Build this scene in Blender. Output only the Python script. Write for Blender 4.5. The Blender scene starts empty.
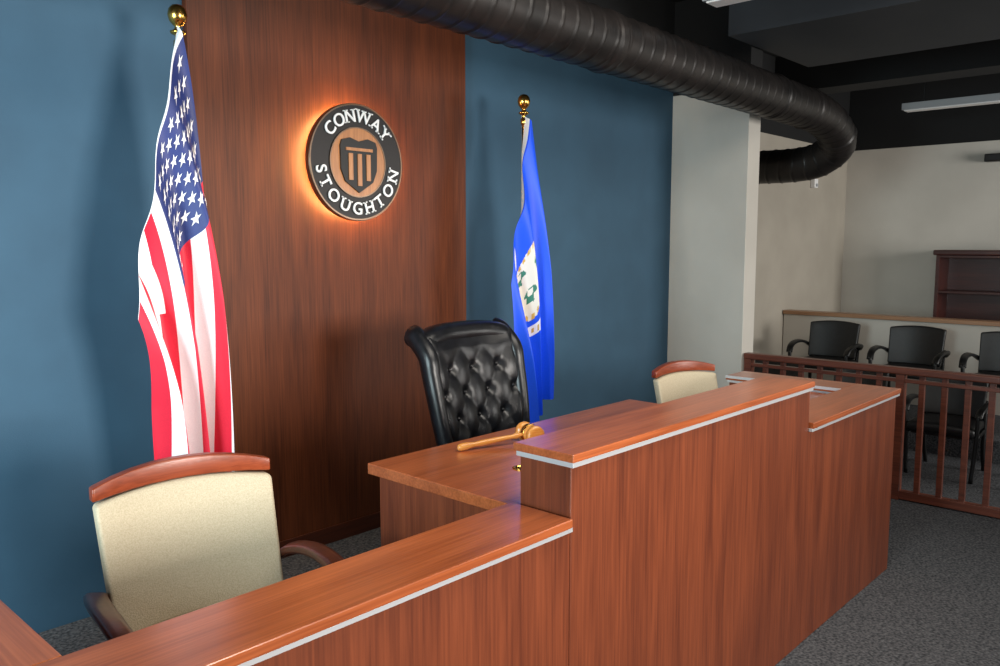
import bpy, bmesh, math, random
from mathutils import Vector, Matrix
random.seed(3)
SC=bpy.context.scene
COL=SC.collection
SC.view_settings.view_transform='Standard'
SC.view_settings.look='None'
FZ=-0.05   # carpet level

def lin(c):
    return tuple(((x/255)/12.92 if x/255<=0.04045 else ((x/255+0.055)/1.055)**2.4) for x in c)+(1,)

# ---------------------------------------------------------------- materials
def base_mat(name,rgb,rough=0.5,metal=0.0,coat=0.0,spec=0.5):
    m=bpy.data.materials.new(name); m.use_nodes=True
    b=m.node_tree.nodes['Principled BSDF']
    b.inputs['Base Color'].default_value=lin(rgb)
    b.inputs['Roughness'].default_value=rough
    b.inputs['Metallic'].default_value=metal
    b.inputs['Coat Weight'].default_value=coat
    b.inputs['Specular IOR Level'].default_value=spec
    return m
def noise_mat(name,c1,c2,scale=(1,1,1),nscale=5,rough=0.5,bump=0.0,detail=4,lo=0.35,hi=0.65,metal=0,coat=0,spec=0.5,bscale=None,coord='Object'):
    m=base_mat(name,c1,rough,metal,coat,spec)
    nt=m.node_tree; b=nt.nodes['Principled BSDF']
    tc=nt.nodes.new('ShaderNodeTexCoord'); mp=nt.nodes.new('ShaderNodeMapping')
    mp.inputs['Scale'].default_value=scale
    n=nt.nodes.new('ShaderNodeTexNoise'); n.inputs['Scale'].default_value=nscale; n.inputs['Detail'].default_value=detail
    r=nt.nodes.new('ShaderNodeValToRGB')
    r.color_ramp.elements[0].position=lo; r.color_ramp.elements[0].color=lin(c1)
    r.color_ramp.elements[1].position=hi; r.color_ramp.elements[1].color=lin(c2)
    nt.links.new(tc.outputs[coord],mp.inputs['Vector']); nt.links.new(mp.outputs[0],n.inputs['Vector'])
    nt.links.new(n.outputs['Fac'],r.inputs['Fac']); nt.links.new(r.outputs['Color'],b.inputs['Base Color'])
    if bump>0:
        bp=nt.nodes.new('ShaderNodeBump'); bp.inputs['Strength'].default_value=bump; bp.inputs['Distance'].default_value=0.01
        src=n
        if bscale:
            src=nt.nodes.new('ShaderNodeTexNoise'); src.inputs['Scale'].default_value=bscale
            nt.links.new(tc.outputs[coord],src.inputs['Vector'])
        nt.links.new(src.outputs['Fac'],bp.inputs['Height']); nt.links.new(bp.outputs[0],b.inputs['Normal'])
    return m
def wood(name,dark,light,axis='z',rough=0.35,coat=0.2,scale=1.0,spec=0.5,lo=0.36,hi=0.64):
    """streaky veneer: broad figure + fine pores, stretched along axis"""
    m=base_mat(name,light,rough,0,coat,spec)
    nt=m.node_tree; b=nt.nodes['Principled BSDF']
    b.inputs['Coat Roughness'].default_value=0.22
    tc=nt.nodes.new('ShaderNodeTexCoord')
    i={'x':0,'y':1,'z':2}[axis]
    def layer(sc,st,det,dist):
        mp=nt.nodes.new('ShaderNodeMapping'); s=[sc*scale]*3; s[i]=st*scale; mp.inputs['Scale'].default_value=s
        n=nt.nodes.new('ShaderNodeTexNoise'); n.inputs['Scale'].default_value=1; n.inputs['Detail'].default_value=det
        n.inputs['Distortion'].default_value=dist
        nt.links.new(tc.outputs['Object'],mp.inputs['Vector']); nt.links.new(mp.outputs[0],n.inputs['Vector'])
        return n
    a=layer(10,1.2,4,0.6); f=layer(120,3.0,2,0.2)
    mx=nt.nodes.new('ShaderNodeMix'); mx.data_type='FLOAT'; mx.inputs[0].default_value=0.5
    nt.links.new(a.outputs['Fac'],mx.inputs[2]); nt.links.new(f.outputs['Fac'],mx.inputs[3])
    r=nt.nodes.new('ShaderNodeValToRGB')
    r.color_ramp.elements[0].position=lo; r.color_ramp.elements[0].color=lin(dark)
    r.color_ramp.elements[1].position=hi; r.color_ramp.elements[1].color=lin(light)
    nt.links.new(mx.outputs[0],r.inputs['Fac']); nt.links.new(r.outputs['Color'],b.inputs['Base Color'])
    return m
def emit(name,rgb,st):
    m=bpy.data.materials.new(name); m.use_nodes=True
    b=m.node_tree.nodes['Principled BSDF']
    b.inputs['Base Color'].default_value=lin(rgb)
    b.inputs['Emission Color'].default_value=lin(rgb); b.inputs['Emission Strength'].default_value=st
    return m

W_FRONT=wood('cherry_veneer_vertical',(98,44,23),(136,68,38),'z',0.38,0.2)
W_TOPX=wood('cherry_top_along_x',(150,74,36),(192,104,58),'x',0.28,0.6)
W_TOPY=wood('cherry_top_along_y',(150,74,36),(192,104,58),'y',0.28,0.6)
W_PANEL=wood('mahogany_panel',(68,31,15),(102,51,26),'z',0.5,0.0,spec=0.3)
W_RED=wood('red_cherry',(120,48,22),(156,70,38),'x',0.35,0.3)
W_DARK=wood('dark_cherry',(58,24,13),(84,38,21),'x',0.35,0.3)
W_RAIL=wood('rail_wood',(84,42,30),(120,64,46),'y',0.38,0.3)
W_BOOK=wood('bookcase_mahogany',(50,19,15),(72,29,22),'y',0.4,0.2)
W_GAVEL=wood('gavel_oak',(214,130,52),(246,176,94),'x',0.3,0.4)
W_BLOND=wood('blond_cap',(150,110,80),(176,134,100),'y',0.4,0.1)
M_TRIM=base_mat('brushed_aluminum',(210,212,216),0.42,0.5)
M_BLUE=noise_mat('blue_paint',(56,85,106),(60,91,113),nscale=3,rough=0.65,bump=0.08,bscale=220,spec=0.25)
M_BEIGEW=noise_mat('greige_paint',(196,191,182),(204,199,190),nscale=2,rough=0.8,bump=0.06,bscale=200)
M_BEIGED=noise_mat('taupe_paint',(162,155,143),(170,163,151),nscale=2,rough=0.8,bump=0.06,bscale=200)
M_BLACKC=noise_mat('black_ceiling_paint',(9,10,12),(13,14,16),nscale=2,rough=0.85)
M_SOFFIT=noise_mat('charcoal_soffit',(38,42,48),(44,48,54),nscale=2,rough=0.7)
M_DUCT=noise_mat('black_duct_metal',(27,25,25),(42,38,37),nscale=6,rough=0.40,metal=0.3,spec=0.5)
M_CARPET=noise_mat('loop_carpet',(56,58,62),(108,109,112),nscale=75,rough=0.95,bump=0.6,detail=6,lo=0.34,hi=0.68,spec=0.1)
M_FABRIC=noise_mat('beige_upholstery',(186,172,146),(204,191,166),nscale=260,rough=0.9,bump=0.35,spec=0.15)
M_LEATHER=noise_mat('black_leather',(13,14,17),(22,23,27),nscale=30,rough=0.31,bump=0.10,bscale=260)
M_VINYL=noise_mat('black_vinyl',(14,14,16),(22,22,24),nscale=30,rough=0.45,bump=0.1,bscale=200)
M_BLACKP=base_mat('black_plastic',(14,14,15),0.4)
M_BRASS=base_mat('polished_brass',(224,176,90),0.22,1.0)
M_BRONZE=base_mat('dark_bronze',(34,31,31),0.4,0.3)
M_BLACKE=base_mat('black_enamel',(20,18,18),0.45)
M_RIM=base_mat('bronze_rim',(120,100,84),0.3,0.9)
M_COPPER=wood('logo_copper_wood',(150,96,54),(184,124,74),'z',0.35,0.2,4)
M_WHITEM=base_mat('white_metal',(240,240,240),0.4)
M_FIX=base_mat('fixture_grey',(160,164,168),0.5)
M_RED=noise_mat('flag_red',(206,18,48),(222,24,56),nscale=300,rough=0.55)
M_WHITE=noise_mat('flag_white',(232,230,234),(246,244,246),nscale=300,rough=0.55)
M_NAVY=noise_mat('flag_navy',(30,44,104),(36,52,118),nscale=300,rough=0.55)
M_ROYAL=noise_mat('flag_royal',(10,74,228),(14,86,244),nscale=300,rough=0.5)
M_CREAM=base_mat('flag_cream',(226,220,208),0.6)
M_GREEN=base_mat('flag_green',(50,120,100),0.6)
M_GOLD=base_mat('flag_gold',(206,164,80),0.6)
M_LED=emit('warm_led',(255,200,130),130)

# ---------------------------------------------------------------- mesh helpers
def empty(name,loc=(0,0,0),rz=0,sc=1.0):
    e=bpy.data.objects.new(name,None); e.location=loc; e.rotation_euler=(0,0,rz); e.empty_display_size=0.2
    e.scale=(sc,sc,sc)
    COL.objects.link(e); return e
def finish(name,bm,mats,parent=None,world=False,smooth=False):
    me=bpy.data.meshes.new(name); bmesh.ops.recalc_face_normals(bm,faces=bm.faces)
    bm.to_mesh(me); bm.free()
    if not isinstance(mats,(list,tuple)): mats=[mats]
    for m in mats: me.materials.append(m)
    if smooth:
        for p in me.polygons: p.use_smooth=True
    o=bpy.data.objects.new(name,me); COL.objects.link(o)
    if parent:
        o.parent=parent
        if world:
            o.matrix_parent_inverse=(Matrix.Translation(parent.location)@Matrix.Rotation(parent.rotation_euler[2],4,'Z')).inverted()
    return o
def box(name,x0,x1,y0,y1,z0,z1,mat,parent=None,world=True,bev=0.003):
    bm=bmesh.new(); bmesh.ops.create_cube(bm,size=1)
    for v in bm.verts:
        v.co=Vector(((x0+x1)/2+v.co.x*(x1-x0),(y0+y1)/2+v.co.y*(y1-y0),(z0+z1)/2+v.co.z*(z1-z0)))
    if bev>0:
        bmesh.ops.bevel(bm,geom=list(bm.edges),offset=bev,segments=2,profile=0.5,affect='EDGES')
    return finish(name,bm,mat,parent,world)
def pad(name,w,d,h,bev,mat,fn=None,parent=None,cuts=10,seg=4):
    bm=bmesh.new(); bmesh.ops.create_cube(bm,size=1)
    for v in bm.verts: v.co=Vector((v.co.x*w,v.co.y*d,v.co.z*h))
    bmesh.ops.bevel(bm,geom=list(bm.edges),offset=bev,segments=seg,profile=0.5,affect='EDGES')
    long=[e for e in bm.edges if e.calc_length()>min(w,h,d)*0.55 and e.calc_length()>0.08]
    if cuts: bmesh.ops.subdivide_edges(bm,edges=long,cuts=cuts,use_grid_fill=True)
    if fn:
        for v in bm.verts: v.co=Vector(fn(*v.co))
    return finish(name,bm,mat,parent,False,True)
def catmull(pts,n):
    P=[Vector(p) for p in pts]; out=[]
    for i in range(len(P)-1):
        p0=P[i-1] if i>0 else P[0]*2-P[1]; p1=P[i]; p2=P[i+1]; p3=P[i+2] if i+2<len(P) else P[-1]*2-P[-2]
        for k in range(n):
            t=k/n
            out.append(0.5*((2*p1)+(p2-p0)*t+(2*p0-5*p1+4*p2-p3)*t*t+(3*p1-p0-3*p2+p3)*t**3))
    out.append(P[-1]); return out
def tube(name,pts,r,mat,parent=None,n=6,seg=12,rfn=None,world=False,sq=1.0,up=(0,0,1)):
    C=catmull(pts,n) if n>0 else [Vector(p) for p in pts]
    bm=bmesh.new(); rings=[]
    rw,rh=(r if isinstance(r,tuple) else (r,r))
    L=0; prev=None
    for i,p in enumerate(C):
        t=(C[min(i+1,len(C)-1)]-C[max(i-1,0)]).normalized()
        u=Vector(up); 
        if prev is None:
            if abs(u.dot(t))>0.95: u=Vector((1,0,0))
            side=t.cross(u).normalized()
        else:
            side=(prev-t*prev.dot(t)).normalized()
        prev=side; upv=side.cross(t)
        if i>0: L+=(p-C[i-1]).length
        ring=[]
        for k in range(seg):
            a=2*math.pi*k/seg
            ca,sa=math.cos(a),math.sin(a)
            if sq!=1.0:
                ca=math.copysign(abs(ca)**sq,ca); sa=math.copysign(abs(sa)**sq,sa)
            f=rfn(L,a,i/(len(C)-1)) if rfn else 1
            ring.append(bm.verts.new(p+side*ca*rw*f+upv*sa*rh*f))
        rings.append(ring)
    for a,b in zip(rings,rings[1:]):
        for k in range(seg): bm.faces.new((a[k],a[(k+1)%seg],b[(k+1)%seg],b[k]))
    bm.faces.new(rings[0]); bm.faces.new(rings[-1][::-1])
    return finish(name,bm,mat,parent,world,True)
def lathe(name,prof,mat,parent=None,seg=24,M=None,smooth=True):
    bm=bmesh.new(); rings=[]
    for r,z in prof:
        rings.append([bm.verts.new((max(r,1e-4)*math.cos(2*math.pi*k/seg),max(r,1e-4)*math.sin(2*math.pi*k/seg),z)) for k in range(seg)])
    for a,b in zip(rings,rings[1:]):
        for k in range(seg): bm.faces.new((a[k],a[(k+1)%seg],b[(k+1)%seg],b[k]))
    bm.faces.new(rings[0][::-1]); bm.faces.new(rings[-1])
    if M: bm.transform(M)
    return finish(name,bm,mat,parent,False,smooth)
def prism(name,poly,y0,y1,mat,parent):
    bm=bmesh.new(); A=[bm.verts.new((x,y0,z)) for x,z in poly]; B=[bm.verts.new((x,y1,z)) for x,z in poly]
    bm.faces.new(A); bm.faces.new(B[::-1]); n=len(poly)
    for k in range(n): bm.faces.new((A[k],B[k],B[(k+1)%n],A[(k+1)%n]))
    return finish(name,bm,mat,parent)

# ---------------------------------------------------------------- room shell
YW=3.84
box('floor',-3,11.3,-4.5,4.25,FZ-0.1,FZ,M_CARPET,bev=0)
box('platform_floor',-2.9,4.95,1.70,YW-0.01,FZ,0.15,M_CARPET,bev=0.004)
box('wall_back',-3,6.35,YW,YW+0.15,FZ,3.28,M_BLUE,bev=0)
box('wall_back_upper',-3,6.35,YW+0.002,YW+0.15,3.28,3.9,M_BLACKC,bev=0)
box('column_pier',6.35,6.56,3.13,4.3,FZ,3.12,M_BEIGEW,bev=0.004)
box('column_pier_upper',6.352,6.558,3.132,4.3,3.12,3.9,M_BLACKC,bev=0)
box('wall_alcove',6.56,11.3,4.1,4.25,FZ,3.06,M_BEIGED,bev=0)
box('wall_alcove_upper',6.56,11.3,4.102,4.25,3.06,3.9,M_BLACKC,bev=0)
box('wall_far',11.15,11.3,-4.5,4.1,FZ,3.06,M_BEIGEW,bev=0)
box('wall_far_upper',11.152,11.3,-4.5,4.1,3.06,3.9,M_BLACKC,bev=0)
box('wall_left',-3.15,-3,-4.5,4,FZ,0.5,M_BLUE,bev=0)
box('ceiling',-3.15,11.3,-4.5,4.25,3.9,4.0,M_BLACKC,bev=0)
box('ceiling_soffit',5.9,7.4,-4.5,3.1,3.42,3.9,M_SOFFIT,bev=0)
box('ceiling_beam',8.9,9.3,-4.5,4.1,3.5,3.9,M_BLACKC,bev=0)
fp=empty('wood_feature_panel',(2.855,3.82,0.15))
box('veneer',1.93,3.78,3.80,YW-0.001,0.15,3.6,W_PANEL,fp,bev=0.002)
box('panel_base',1.925,3.785,3.788,3.801,0.15,0.245,W_DARK,fp)

# ---------------------------------------------------------------- bench
B=empty('judge_bench',(2.6,1.6,FZ))
XL,XR=1.92,3.71
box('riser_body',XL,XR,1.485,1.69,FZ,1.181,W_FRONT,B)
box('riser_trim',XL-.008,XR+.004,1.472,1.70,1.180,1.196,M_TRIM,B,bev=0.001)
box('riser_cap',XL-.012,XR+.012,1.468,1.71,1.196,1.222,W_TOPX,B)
box('left_front_body',0.32,XL,1.487,1.69,FZ,0.985,W_FRONT,B)
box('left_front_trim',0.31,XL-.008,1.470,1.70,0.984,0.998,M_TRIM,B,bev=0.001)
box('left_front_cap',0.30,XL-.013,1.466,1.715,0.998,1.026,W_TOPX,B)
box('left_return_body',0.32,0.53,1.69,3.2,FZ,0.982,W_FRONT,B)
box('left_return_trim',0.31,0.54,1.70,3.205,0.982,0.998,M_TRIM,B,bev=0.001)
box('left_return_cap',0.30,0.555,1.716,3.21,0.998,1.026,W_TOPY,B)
box('right_front_body',XR,4.96,1.487,1.69,FZ,0.985,W_FRONT,B)
box('right_front_trim',XR+.006,4.968,1.470,1.70,0.984,0.998,M_TRIM,B,bev=0.001)
box('right_front_cap',XR+.013,4.975,1.466,1.715,0.998,1.026,W_TOPX,B)
box('right_return_body',4.75,4.96,1.69,2.42,FZ,0.982,W_FRONT,B)
box('right_return_trim',4.74,4.968,1.70,2.428,0.982,0.998,M_TRIM,B,bev=0.001)
box('right_return_cap',4.73,4.975,1.716,2.435,0.998,1.026,W_TOPY,B)
box('right_inner_edging',4.724,4.731,1.716,2.435,1.010,1.0268,M_TRIM,B,bev=0.001)
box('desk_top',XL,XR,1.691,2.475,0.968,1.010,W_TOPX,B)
box('desk_side_left',XL+.03,XL+.06,1.691,2.44,0.15,0.968,W_FRONT,B)
box('desk_side_right',XR-.06,XR-.03,1.691,2.44,0.15,0.968,W_FRONT,B)
box('desk_drawer_box',3.2,XR-.06,1.75,2.43,0.17,0.967,W_FRONT,B)
box('pen_counter',XR,4.72,1.716,2.05,0.965,0.99,W_TOPX,B)
g=empty('desk_grommet',(2.27,1.99,1.0101))
lathe('ring',[(0.036,0),(0.036,0.003),(0.030,0.005),(0.024,0.004),(0.024,0)],M_BRASS,g)

# ---------------------------------------------------------------- gavel
G=empty('gavel',(2.60,2.235,1.010),math.atan2(2.235-2.345,2.60-2.28))
R=Matrix.Translation((0,0,0.040))
Mh=R@Matrix.Rotation(math.radians(90),4,'X')@Matrix.Scale(1.22,4)
lathe('head',[(0.020,-0.05),(0.031,-0.049),(0.033,-0.042),(0.033,-0.030),(0.028,-0.028),(0.026,-0.022),(0.029,-0.019),(0.031,-0.012),(0.0315,0.0),(0.031,0.012),(0.029,0.019),(0.026,0.022),(0.028,0.028),(0.033,0.030),(0.033,0.042),(0.031,0.049),(0.020,0.05)],W_GAVEL,G,28,Mh)
lathe('head_band',[(0.0315,-0.010),(0.0325,-0.009),(0.0325,0.009),(0.0315,0.010)],M_BRASS,G,28,Mh)
Mt=Matrix.Translation((0,0,0.040))@Matrix.Rotation(math.radians(4.1),4,'Y').inverted()@Matrix.Rotation(math.radians(-90),4,'Y')
lathe('handle',[(0.008,0.02),(0.009,0.05),(0.013,0.07),(0.009,0.085),(0.010,0.12),(0.012,0.18),(0.0125,0.23),(0.010,0.265),(0.013,0.28),(0.0155,0.30),(0.0155,0.325),(0.011,0.338),(0.003,0.341)],W_GAVEL,G,20,Mt)

# ---------------------------------------------------------------- chairs
def arm_chair(name,loc,rz,fab,frame_back,frame_arm,toprail=True,sc=1.0,w=0.52,rec=0.20):
    e=empty(name,loc,rz,sc)
    hw=w/2
    def ybk(x,z): return 0.20+rec*(z-0.5)-0.050*(x/hw)**2
    zb,zt=0.50,0.885 if toprail else 0.86
    def fn(x,y,z):
        zz=(zb+zt)/2+z
        k=0.95+0.05*(zz-zb)/(zt-zb)
        arch=0.022*(1-(x/hw)**2)*((zz-zb)/(zt-zb))
        return (x*k,ybk(x,zz)+y,zz+arch)
    pad('backrest',w,0.055,zt-zb,0.014,fab,fn,e,8)
    if toprail:
        def fr(x,y,z):
            t=(1-(x/(hw+.005))**2)
            h=0.62+0.38*t
            zz=zt+0.030+z*h+0.028*t
            return (x,ybk(x,zt+0.03)+y+0.004,zz)
        pad('top_rail',w+0.006,0.044,0.068,0.008,frame_back,fr,e,8)
    def fs(x,y,z):
        zz=(zb+zt)/2+z
        return (x*0.95,ybk(x,zz)+0.036+y,zz+0.01*(1-(x/hw)**2))
    pad('back_shell',w*0.94,0.016,zt-zb-0.03,0.005,frame_back if toprail else M_BLACKP,fs,e,8)
    def fseat(x,y,z):
        return (x*(1.0-0.06*(y/0.25)),y-0.03,0.445+z+0.012*(1-(x/0.27)**2)-0.015*max(0,-y/0.25)**2)
    pad('seat',0.53,0.50,0.095,0.038,fab,fseat,e,6)
    box('seat_frame',-0.24,0.24,-0.25,0.20,0.375,0.400,frame_arm,e,world=False,bev=0.004)
    for s in(-1,1):
        a=s*(hw-0.005)
        tube('arm_%s'%('right' if s>0 else 'left'),[(a,0.215,0.600),(a+s*.035,0.16,0.640),(a+s*.055,0.04,0.662),(a+s*.055,-0.10,0.655),(a+s*.045,-0.20,0.625),(a+s*.038,-0.245,0.57)],(0.032,0.015),frame_arm,e,6,14,sq=0.6)
        tube('front_leg',[(a+s*.038,-0.238,0.60),(a+s*.030,-0.235,0.4),(s*0.275,-0.235,0.2),(s*0.262,-0.245,0.0)],(0.017,0.017),frame_arm,e,5,10,sq=0.7)
        tube('rear_leg',[(s*0.245,0.225,0.66),(s*0.245,0.205,0.45),(s*0.245,0.215,0.2),(s*0.245,0.29,0.0)],(0.017,0.017),frame_arm,e,5,10,sq=0.7)
        tube('side_rail',[(s*0.285,-0.235,0.385),(s*0.245,0.21,0.385)],(0.012,0.02),frame_arm,e,1,8,sq=0.6)
    tube('rear_rail',[(-0.245,0.21,0.40),(0.245,0.21,0.40)],(0.012,0.02),frame_arm,e,1,8,sq=0.6)
    return e
arm_chair('upholstered_armchair',(1.195,2.275,0.15),math.radians(-7),M_FABRIC,W_RED,W_DARK,True,1.02,0.560,0.29)
arm_chair('upholstered_armchair',(4.47,2.37,0.15),math.radians(-13),M_FABRIC,W_RED,W_DARK,True,0.99,0.53,0.24)
for i,y in enumerate((3.30,2.48,1.66,0.84)):
    arm_chair('juror_armchair',(8.62,y,0.151),math.radians(-90),M_VINYL,M_BLACKP,M_BLACKP,False)
for i,y in enumerate((3.38,2.60,1.82,1.04)):
    arm_chair('juror_armchair',(7.45,y,FZ),math.radians(-90),M_VINYL,M_BLACKP,M_BLACKP,False,0.92)

# judge chair
J=empty('tufted_executive_chair',(3.00,2.69,0.15),math.radians(0),0.97)
def jy(x,z):
    b=(z-0.50)/0.78
    return 0.17+0.13*b+0.05*b*b-0.05*(abs(x)/0.3)**2.2
def jw(z):
    b=(z-0.50)/0.78
    return 0.255+0.055*math.sin(min(1,b)*math.pi*0.6)
KX,KZ,Z0=1.75,0.125,0.60
btn=[]
for m in range(-12,14):
    for n in range(-14,14):
        a=(m+n)/(2*KX); z=Z0+(m-n)*KZ
        if abs(a)<0.9 and 0.55<z<1.19: btn.append((a,z))
bm=bmesh.new(); NX,NZ=120,150; grid=[]
for j in range(NZ+1):
    row=[]; z=0.50+0.78*j/NZ
    for i in range(NX+1):
        a=-1+2*i/NX; x=a*jw(z)
        p=a*KX+(z-Z0)/(2*KZ); q=a*KX-(z-Z0)/(2*KZ)
        sp,sq_=abs(math.sin(math.pi*p)),abs(math.sin(math.pi*q))
        puff=(math.sqrt(sp*sp+0.05)*math.sqrt(sq_*sq_+0.05))**0.7
        pit=0
        for (ba,bz) in btn:
            d2=((a-ba)*0.29)**2+(z-bz)**2
            if d2<0.015: pit+=math.exp(-d2/(2*0.020**2))
        fade=min(1,max(0,(1.235-z)/0.08))
        edge=min(1,(1-abs(a))/0.12)*min(1,(1.28-z)/0.07)
        e5=max(edge,0.0)**0.5
        row.append(bm.verts.new((x,jy(x,z)-0.017*(puff*fade+0.75*(1-fade))*e5-0.014*e5+0.022*pit,z)))
    grid.append(row)
for j in range(NZ):
    for i in range(NX): bm.faces.new((grid[j][i],grid[j][i+1],grid[j+1][i+1],grid[j+1][i]))
finish('tufted_back',bm,M_LEATHER,J,False,True)
bm=bmesh.new()
for a,z in btn:
    x=a*jw(z)
    bmesh.ops.create_uvsphere(bm,u_segments=10,v_segments=6,radius=0.011,matrix=Matrix.Translation((x,jy(x,z)+0.002,z)))
finish('buttons',bm,M_LEATHER,J,False,True)
for s in(-1,1):
    pts=[(s*(jw(z)+0.012),jy(jw(z),z)+0.022,z) for z in (0.48,0.62,0.78,0.94,1.08,1.18)]
    tube('side_roll',pts+[(s*0.315,0.375,1.265),(s*0.305,0.42,1.28)],(0.052,0.046),M_LEATHER,J,6,18,rfn=lambda L,a,t:0.72+0.42*t)
zt=1.245
tube('top_roll',[(-0.315,0.355,zt-.02),(-0.26,0.36,zt+0.012),(-0.12,0.385,zt+0.03),(0.12,0.385,zt+0.03),(0.26,0.36,zt+0.012),(0.315,0.355,zt-.02)],(0.068,0.062),M_LEATHER,J,6,20)
def fb(x,y,z):
    zz=0.87+z
    return (x*jw(zz)/0.31,jy(x,zz)+0.085+y,zz)
pad('back_shell',0.62,0.10,0.78,0.04,M_LEATHER,fb,J,8)
def fse(x,y,z): return (x,y-0.04,0.48+z+0.02*(1-(x/0.3)**2))
pad('seat_cushion',0.58,0.54,0.14,0.055,M_LEATHER,fse,J,8)
for s in(-1,1):
    tube('arm_pad',[(s*0.315,0.20,0.70),(s*0.33,0.08,0.72),(s*0.335,-0.10,0.715),(s*0.33,-0.18,0.68),(s*0.325,-0.20,0.63)],(0.042,0.028),M_LEATHER,J,6,14)
    tube('arm_support',[(s*0.325,-0.16,0.69),(s*0.325,-0.14,0.55),(s*0.28,-0.05,0.42)],(0.022,0.03),W_DARK,J,5,10)
lathe('gas_column',[(0.035,0.10),(0.035,0.25),(0.022,0.25),(0.022,0.42),(0.09,0.42),(0.09,0.44)],M_BLACKP,J)
for k in range(5):
    a=k*2*math.pi/5+0.3
    tube('base_leg',[(0.02*math.cos(a),0.02*math.sin(a),0.13),(0.16*math.cos(a),0.16*math.sin(a),0.11),(0.30*math.cos(a),0.30*math.sin(a),0.075)],(0.026,0.018),W_DARK,J,4,10)
    lathe('caster',[(0.008,-0.02),(0.027,-0.018),(0.03,0),(0.027,0.018),(0.008,0.02)],M_BLACKP,J,16,Matrix.Translation((0.30*math.cos(a),0.30*math.sin(a),0.030))@Matrix.Rotation(a,4,'Z')@Matrix.Rotation(math.pi/2,4,'X'))

# ---------------------------------------------------------------- flags
def make_flag(name,loc,ztop,P,cls,mats,nu,nv,stars=False,k=3.0,amp=0.05,ph0=0.6,xf=0.35,hump=0.0):
    e=empty(name,loc)
    zt=ztop
    lathe('pole',[(0.013,0.04),(0.013,zt-0.17)],M_BRASS,e,16)
    lathe('base',[(0.14,0.0),(0.145,0.012),(0.12,0.03),(0.06,0.045),(0.03,0.07),(0.022,0.13),(0.022,0.14)],M_BRASS,e,32)
    lathe('finial',[(0.014,zt-0.19),(0.020,zt-0.175),(0.020,zt-0.15),(0.012,zt-0.143),(0.012,zt-0.128),(0.030,zt-0.120),(0.033,zt-0.112),(0.016,zt-0.103),(0.012,zt-0.092),(0.020,zt-0.085),(0.034,zt-0.068),(0.040,zt-0.045),(0.035,zt-0.02),(0.022,zt-0.005),(0.004,zt)],M_BRASS,e,28)
    (H0,H1,C0,C1,F0,F1)=P
    def pos(u,v):
        def L(a,b): return (a[0]+(b[0]-a[0])*v,a[1]+(b[1]-a[1])*v)
        h=L(H0,H1); c=L(C0,C1); f=L(F0,F1)
        h=(h[0]-hump*math.sin(math.pi*v)**0.8 if 0<v<1 else h[0],h[1])
        x=(1-u)**2*h[0]+2*u*(1-u)*c[0]+u*u*f[0]
        z=(1-u)**2*h[1]+2*u*(1-u)*c[1]+u*u*f[1]
        A=amp*(0.25+0.9*min(1,u*1.6))
        ph=2*math.pi*(k*v+0.35*u)+ph0
        y=-0.075+A*math.sin(ph)+0.02*math.sin(5*u+9*v)
        x+=A*xf*math.cos(ph*1.0+0.9)*min(1,u*2.2+0.05)
        z+=0.012*math.sin(ph)
        if u<0.05:
            t=u/0.05; t=t*t*(3-2*t)
            x=x*t; y=y*t+(0.018)*(1-t)
        return Vector((x,y,z))
    bm=bmesh.new(); Gd=[[bm.verts.new(pos(i/nu,j/nv)) for j in range(nv+1)] for i in range(nu+1)]
    for i in range(nu):
        for j in range(nv):
            f=bm.faces.new((Gd[i][j],Gd[i+1][j],Gd[i+1][j+1],Gd[i][j+1])); f.material_index=cls((i+.5)/nu,(j+.5)/nv)
    finish('cloth',bm,mats,e,False,True)
    if stars:
        bm=bmesh.new()
        for r in range(9):
            n=6 if r%2==0 else 5
            for c in range(n):
                uc=0.07+0.35*((2*c+1 if n==6 else 2*c+2)/12.0); vc=(7/13)*((r+1)/10.0)
                for side in(-1,1):
                    vs=[]
                    for q in range(10):
                        rr=0.032 if q%2==0 else 0.0125
                        a=math.pi/2+q*math.pi/5
                        u=uc+rr*math.cos(a)/1.75; v=vc-rr*math.sin(a)
                        u=max(0,u)
                        p=pos(u,v); 
                        du=pos(u+.004,v)-p; dv=pos(u,v+.004)-p
                        nn=du.cross(dv).normalized()
                        vs.append(bm.verts.new(p+nn*0.004*side))
                    pc=pos(uc,vc); nn=(pos(uc+.004,vc)-pc).cross(pos(uc,vc+.004)-pc).normalized()
                    ctr=bm.verts.new(pc+nn*0.004*side)
                    for q in range(10): bm.faces.new((ctr,vs[q],vs[(q+1)%10]))
        finish('stars',bm,M_WHITE,e)
    return e
def us(u,v):
    if u<0.062: return 1
    if u<0.43 and v<7/13: return 2
    return int(v*13)%2
make_flag('american_flag',(1.698,3.42,0.15),2.70,((-.03,2.63),(-.265,1.42),(.15,2.02),(-.195,1.20),(.125,.640),(-.155,.60)),us,[M_RED,M_WHITE,M_NAVY],132,156,True,2.9,0.052,0.4,0.36,0.04)
def ct(u,v):
    if u<0.035: return 1
    x=(u-0.45)*1.45; y=(v-0.50)
    r=math.hypot(x/0.23,y/0.27); a=math.atan2(y,x)
    edge=1+0.06*math.cos(6*a)
    if r<edge:
        if r>edge-0.14: return 3 if int((a+4)*9)%2 else 2
        for cx,cy in((-0.09,-0.10),(-0.09,0.10),(0.08,0.0)):
            d=math.hypot(x-cx,y-cy)
            if d<0.055 and math.sin(70*(x-cx))*math.sin(60*(y-cy)+1)>-0.1: return 4
        return 2
    if 0.28<x-0.5*y*y<0.345 and abs(y)<0.27: return 3 if (int(y*60+100)%3==0 and 0.295<x-0.5*y*y<0.33) else 1
    return 0
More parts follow.
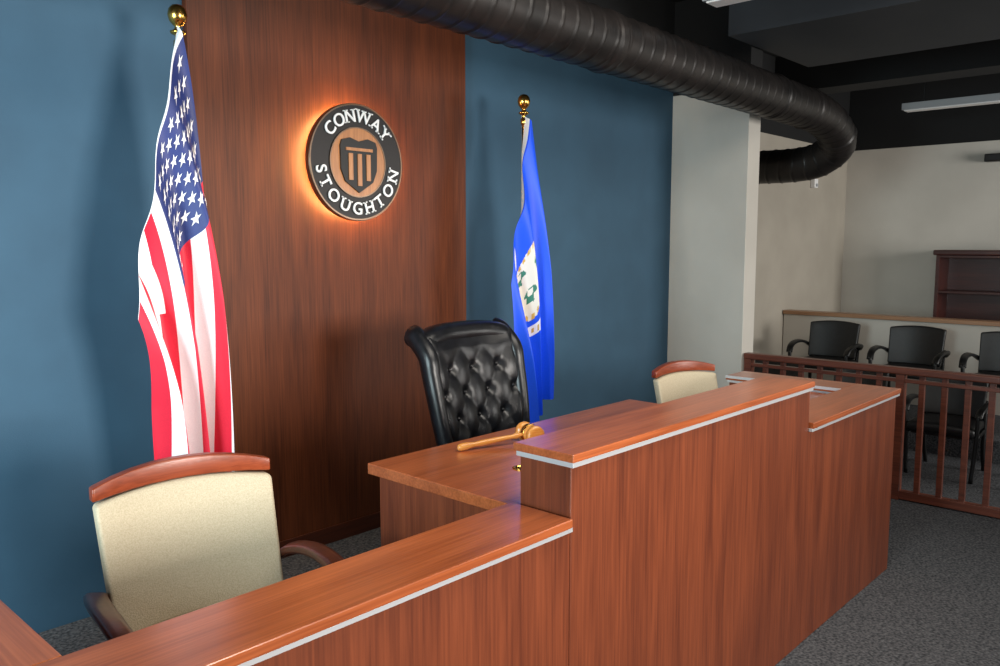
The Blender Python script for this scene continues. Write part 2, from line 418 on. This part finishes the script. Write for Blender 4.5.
make_flag('state_flag',(3.91,3.42,0.15),2.62,((-.02,2.50),(-.19,1.50),(.15,2.0),(-.15,1.00),(.125,.72),(-.05,.46)),ct,[M_ROYAL,M_WHITE,M_CREAM,M_GOLD,M_GREEN],160,160,False,2.6,0.042,2.9,0.34,0.02)

# ---------------------------------------------------------------- wall emblem
LX,LZ=2.835,2.296
E=empty('backlit_wall_emblem',(LX,3.725,LZ))
MR=Matrix.Rotation(math.pi/2,4,'X')
lathe('disc',[(0.30,0.0),(0.312,0.0),(0.315,0.004),(0.315,0.028),(0.312,0.032),(0.30,0.032)],M_BRONZE,E,96,MR,False)
lathe('rim',[(0.306,0.030),(0.307,0.035),(0.315,0.035),(0.318,0.030),(0.318,0.0),(0.3155,0.0),(0.3155,0.029)],M_RIM,E,96,MR,False)
lathe('inner_ring',[(0.184,0.030),(0.184,0.040),(0.190,0.040),(0.190,0.030)],M_RIM,E,72,MR,False)
lathe('inner_field',[(0.184,0.030),(0.184,0.037)],M_COPPER,E,72,MR,False)
sh=[(-0.125,0.085),(-0.115,0.115),(-0.06,0.130),(0,0.112),(0.06,0.130),(0.115,0.115),(0.125,0.085),(0.122,-0.04),(0.095,-0.105),(0.0,-0.165),(-0.095,-0.105),(-0.122,-0.04)]
prism('shield',sh,-0.047,-0.036,M_BLACKE,E)
for cx in(-0.060,0,0.060):
    d=-0.098 if abs(cx)>0.01 else -0.128
    prism('pillar',[(cx-0.014,0.045),(cx+0.014,0.045),(cx+0.014,d),(cx-0.014,d)],-0.053,-0.046,M_COPPER,E)
prism('pediment',[(-0.090,0.060),(0.090,0.060),(0.090,0.076),(-0.090,0.076)],-0.053,-0.046,M_COPPER,E)
lathe('standoff',[(0.05,-0.075),(0.05,0.0)],M_BRONZE,E,24,MR)
bm=bmesh.new()
NS=96; ring=[]
for k in range(NS):
    a=2*math.pi*k/NS
    ring.append([bm.verts.new(((0.276+0.008*math.cos(t))*math.cos(a),0.020+0.008*math.sin(t),(0.276+0.008*math.cos(t))*math.sin(a))) for t in (0,math.pi/2,math.pi,3*math.pi/2)])
for k in range(NS):
    A=ring[k]; Bq=ring[(k+1)%NS]
    for q in range(4): bm.faces.new((A[q],A[(q+1)%4],Bq[(q+1)%4],Bq[q]))
finish('led_strip',bm,M_LED,E)
SER={'C':[],'O':[],'N':[(0,1),(0,0),(1,1)],'W':[(0,1),(1,1),(.5,1)],'A':[(0,0),(1,0)],'Y':[(0,1),(1,1),(.5,0)],'S':[],'T':[(.5,0)],'U':[(0,1),(1,1)],'G':[],'H':[(0,0),(0,1),(1,0),(1,1)]}
def arc_text(word,rad,span,top,h):
    bm=bmesh.new(); widths=[]; meshes=[]
    for ch in word:
        cu=bpy.data.curves.new('t','FONT'); cu.body=ch; cu.size=1; cu.extrude=0.05; cu.offset=0.008
        o=bpy.data.objects.new('t',cu); COL.objects.link(o)
        bpy.context.view_layer.update()
        me=bpy.data.meshes.new_from_object(o.evaluated_get(bpy.context.evaluated_depsgraph_get()))
        xs=[v.co.x for v in me.vertices]; ys=[v.co.y for v in me.vertices]
        meshes.append((me,min(xs),max(xs),min(ys),max(ys))); widths.append(max(xs)-min(xs)+0.22)
        bpy.data.objects.remove(o); bpy.data.curves.remove(cu)
    tot=sum(widths); acc=0
    for ch,(me,x0,x1,y0,y1),w in zip(word,meshes,widths):
        c=(acc+w/2)/tot-0.5; acc+=w
        ang=math.radians(90)-c*span if top else math.radians(-90)+c*span
        s=h/(y1-y0)
        rot=ang-math.pi/2 if top else ang+math.pi/2
        cx,cz=rad*math.cos(ang),rad*math.sin(ang)
        def place(lx,ly,lz):
            return Vector((cx+lx*math.cos(rot)-ly*math.sin(rot),-0.036-lz,cz+lx*math.sin(rot)+ly*math.cos(rot)))
        vm=[bm.verts.new(place((v.co.x-(x0+x1)/2)*s,(v.co.y-(y0+y1)/2)*s,(v.co.z+0.05)*0.07)) for v in me.vertices]
        for p in me.polygons:
            try: bm.faces.new([vm[i] for i in p.vertices])
            except: pass
        wl=(x1-x0)*s; 
        for fx,fy in SER[ch]:
            bx=-wl/2+fx*wl+(0.006 if fx==0 else -0.006 if fx==1 else 0)*1.0; by=(-h/2+0.003) if fy==0 else (h/2-0.003)
            q=[]
            for zz in(0,0.007):
                for (ax,ay) in((-0.015,-0.003),(0.015,-0.003),(0.015,0.003),(-0.015,0.003)):
                    q.append(bm.verts.new(place(bx+ax,by+ay,zz)))
            for f in((0,1,2,3),(7,6,5,4),(0,4,5,1),(1,5,6,2),(2,6,7,3),(3,7,4,0)): bm.faces.new([q[i] for i in f])
    return finish('letters',bm,M_WHITEM,E)
arc_text('CONWAY',0.250,math.radians(112),True,0.068)
arc_text('STOUGHTON',0.250,math.radians(172),False,0.068)

# ---------------------------------------------------------------- duct
dp0=[(-2.5,2.92,3.08),(0,2.965,3.08),(3.2,3.02,3.08),(5.3,3.08,3.08),(7.2,3.14,3.08),(7.78,3.15,3.06),(8.16,3.15,2.97),(8.40,3.20,2.83),(8.48,3.40,2.71),(8.49,3.65,2.67),(8.49,4.05,2.67)]
kd=0.925
dp=[(x*kd,y*kd,1.85+(z-1.85)*kd) for x,y,z in dp0]+[(8.49*kd,4.085,1.85+0.82*kd)]
C=catmull(dp,14)
cum=[0]
for a,b in zip(C,C[1:]): cum.append(cum[-1]+(b-a).length)
pts=[]; step=0.010; t=0; i=0
while t<cum[-1]:
    while cum[i+1]<t: i+=1
    f=(t-cum[i])/(cum[i+1]-cum[i]); pts.append(C[i].lerp(C[i+1],f)); t+=step
def rib(L,a,t):
    ph=(L/0.125-a/(2*math.pi))%1.0
    r=1.0
    if ph<0.10: r+=0.034
    if any(abs(L-s)<0.03 for s in (6.2,8.55,9.25,10.0)): r+=0.055
    return r
tube('spiral_air_duct',pts,0.174*kd,M_DUCT,None,0,44,rfn=rib)

# ---------------------------------------------------------------- railing
Rl=empty('jury_railing',(6.42,1.2,FZ))
box('top_rail',6.375,6.465,-1.5,3.128,0.895,0.945,W_RAIL,Rl,bev=0.01)
box('sub_rail',6.395,6.445,-1.5,3.128,0.835,0.862,W_RAIL,Rl)
box('bottom_rail',6.39,6.45,-1.5,3.128,FZ+0.01,FZ+0.07,W_RAIL,Rl)
y=3.10; k=0
while y>-1.5:
    if k%8==0: box('post',6.385,6.455,y-0.035,y+0.025,FZ,0.895,W_RAIL,Rl)
    else: box('baluster',6.403,6.437,y-0.019,y+0.019,FZ+0.06,0.895,W_RAIL,Rl)
    y-=0.15; k+=1
K=empty('jury_box_partition',(9.4,1.5,FZ))
box('half_wall',9.34,9.46,-2.0,4.09,FZ,1.035,M_BEIGEW,K)
box('cap',9.31,9.49,-2.0,4.09,1.035,1.078,W_BLOND,K,bev=0.005)
box('floor_jury_platform',8.05,9.30,-2.0,4.09,FZ,0.15,M_CARPET,bev=0.004)
Q=empty('bookcase',(10.9,2.2,FZ))
x0,x1,y0,y1=10.72,11.14,1.5,2.85
box('side_a',x0,x1,y0,y0+.04,FZ,1.72,W_BOOK,Q); box('side_b',x0,x1,y1-.04,y1,FZ,1.72,W_BOOK,Q)
box('back_board',x1-.02,x1,y0,y1,FZ,1.72,W_BOOK,Q); box('cornice',x0-.03,x1,y0-.03,y1+.03,1.72,1.78,W_BOOK,Q,bev=0.012)
for z in(0.03,0.45,0.85,1.27,1.69): box('shelf',x0+.01,x1-.02,y0+.04,y1-.04,z,z+.028,W_BOOK,Q)
for nm,(x,ya,yb,z) in enumerate(((9.75,1.4,3.0,3.3),(4.72,1.1,2.62,3.32))):
    e=empty('linear_ceiling_light',(x,(ya+yb)/2,z))
    box('housing',x-0.08,x+0.08,ya,yb,z,z+0.07,M_FIX,e)
    box('diffuser',x-0.065,x+0.065,ya+.02,yb-.02,z-0.012,z,M_WHITEM,e)
    for yy in(ya+.2,yb-.2): box('hanger_rod',x-.004,x+.004,yy-.004,yy+.004,z+.07,3.9,M_BLACKP,e,bev=0)
e=empty('wall_motion_sensor',(10.03,4.08,2.59)); box('body',9.98,10.08,4.04,4.10,2.53,2.64,M_WHITEM,e,bev=0.01); box('lens',10.0,10.06,4.03,4.041,2.545,2.58,M_FIX,e,bev=0.004)
e=empty('wall_speaker',(11.1,2.35,2.86)); box('cabinet',11.03,11.15,2.15,2.48,2.81,2.90,M_BLACKP,e,bev=0.01); box('grille',11.022,11.031,2.17,2.46,2.82,2.89,M_BRONZE,e,bev=0.003)

# ---------------------------------------------------------------- lights
def area(name,loc,target,sx,sy,power,col=(1,1,1),spread=180):
    l=bpy.data.lights.new(name,'AREA'); l.shape='RECTANGLE'; l.size=sx; l.size_y=sy; l.energy=power; l.color=col
    l.spread=math.radians(spread)
    o=bpy.data.objects.new(name,l); COL.objects.link(o); o.location=loc
    d=Vector(target)-Vector(loc); o.rotation_euler=d.to_track_quat('-Z','Y').to_euler(); return o
area('window_light_front',(2.5,-4.2,1.9),(1.5,3.8,1.6),1.7,1.5,84,(1.0,0.94,0.87),72)
area('window_light_left',(-2.8,1.6,2.0),(0.2,3.9,1.5),1.8,1.8,185,(0.76,0.95,1.0),130)
area('ceiling_lamp_court',(3.0,0.8,3.7),(3.2,1.9,0.5),3.0,1.2,88,(1.0,0.93,0.83))
area('window_light_right',(8.5,-4.2,2.0),(9.5,3.5,1.2),3.0,2.0,180,(1.0,0.97,0.92),120)
w=bpy.data.worlds.new('room_world'); SC.world=w; w.use_nodes=True
w.node_tree.nodes['Background'].inputs['Color'].default_value=(1.0,0.98,0.96,1)
w.node_tree.nodes['Background'].inputs['Strength'].default_value=0.19

# ---------------------------------------------------------------- camera
cd=bpy.data.cameras.new('camera'); cam=bpy.data.objects.new('camera',cd); COL.objects.link(cam)
cd.sensor_width=36; cd.lens=29.52; cd.clip_start=0.05
cam.location=(0,0,1.85)
cam.rotation_euler=(math.radians(90-6.19),0,math.radians(42.8-90))
SC.camera=cam
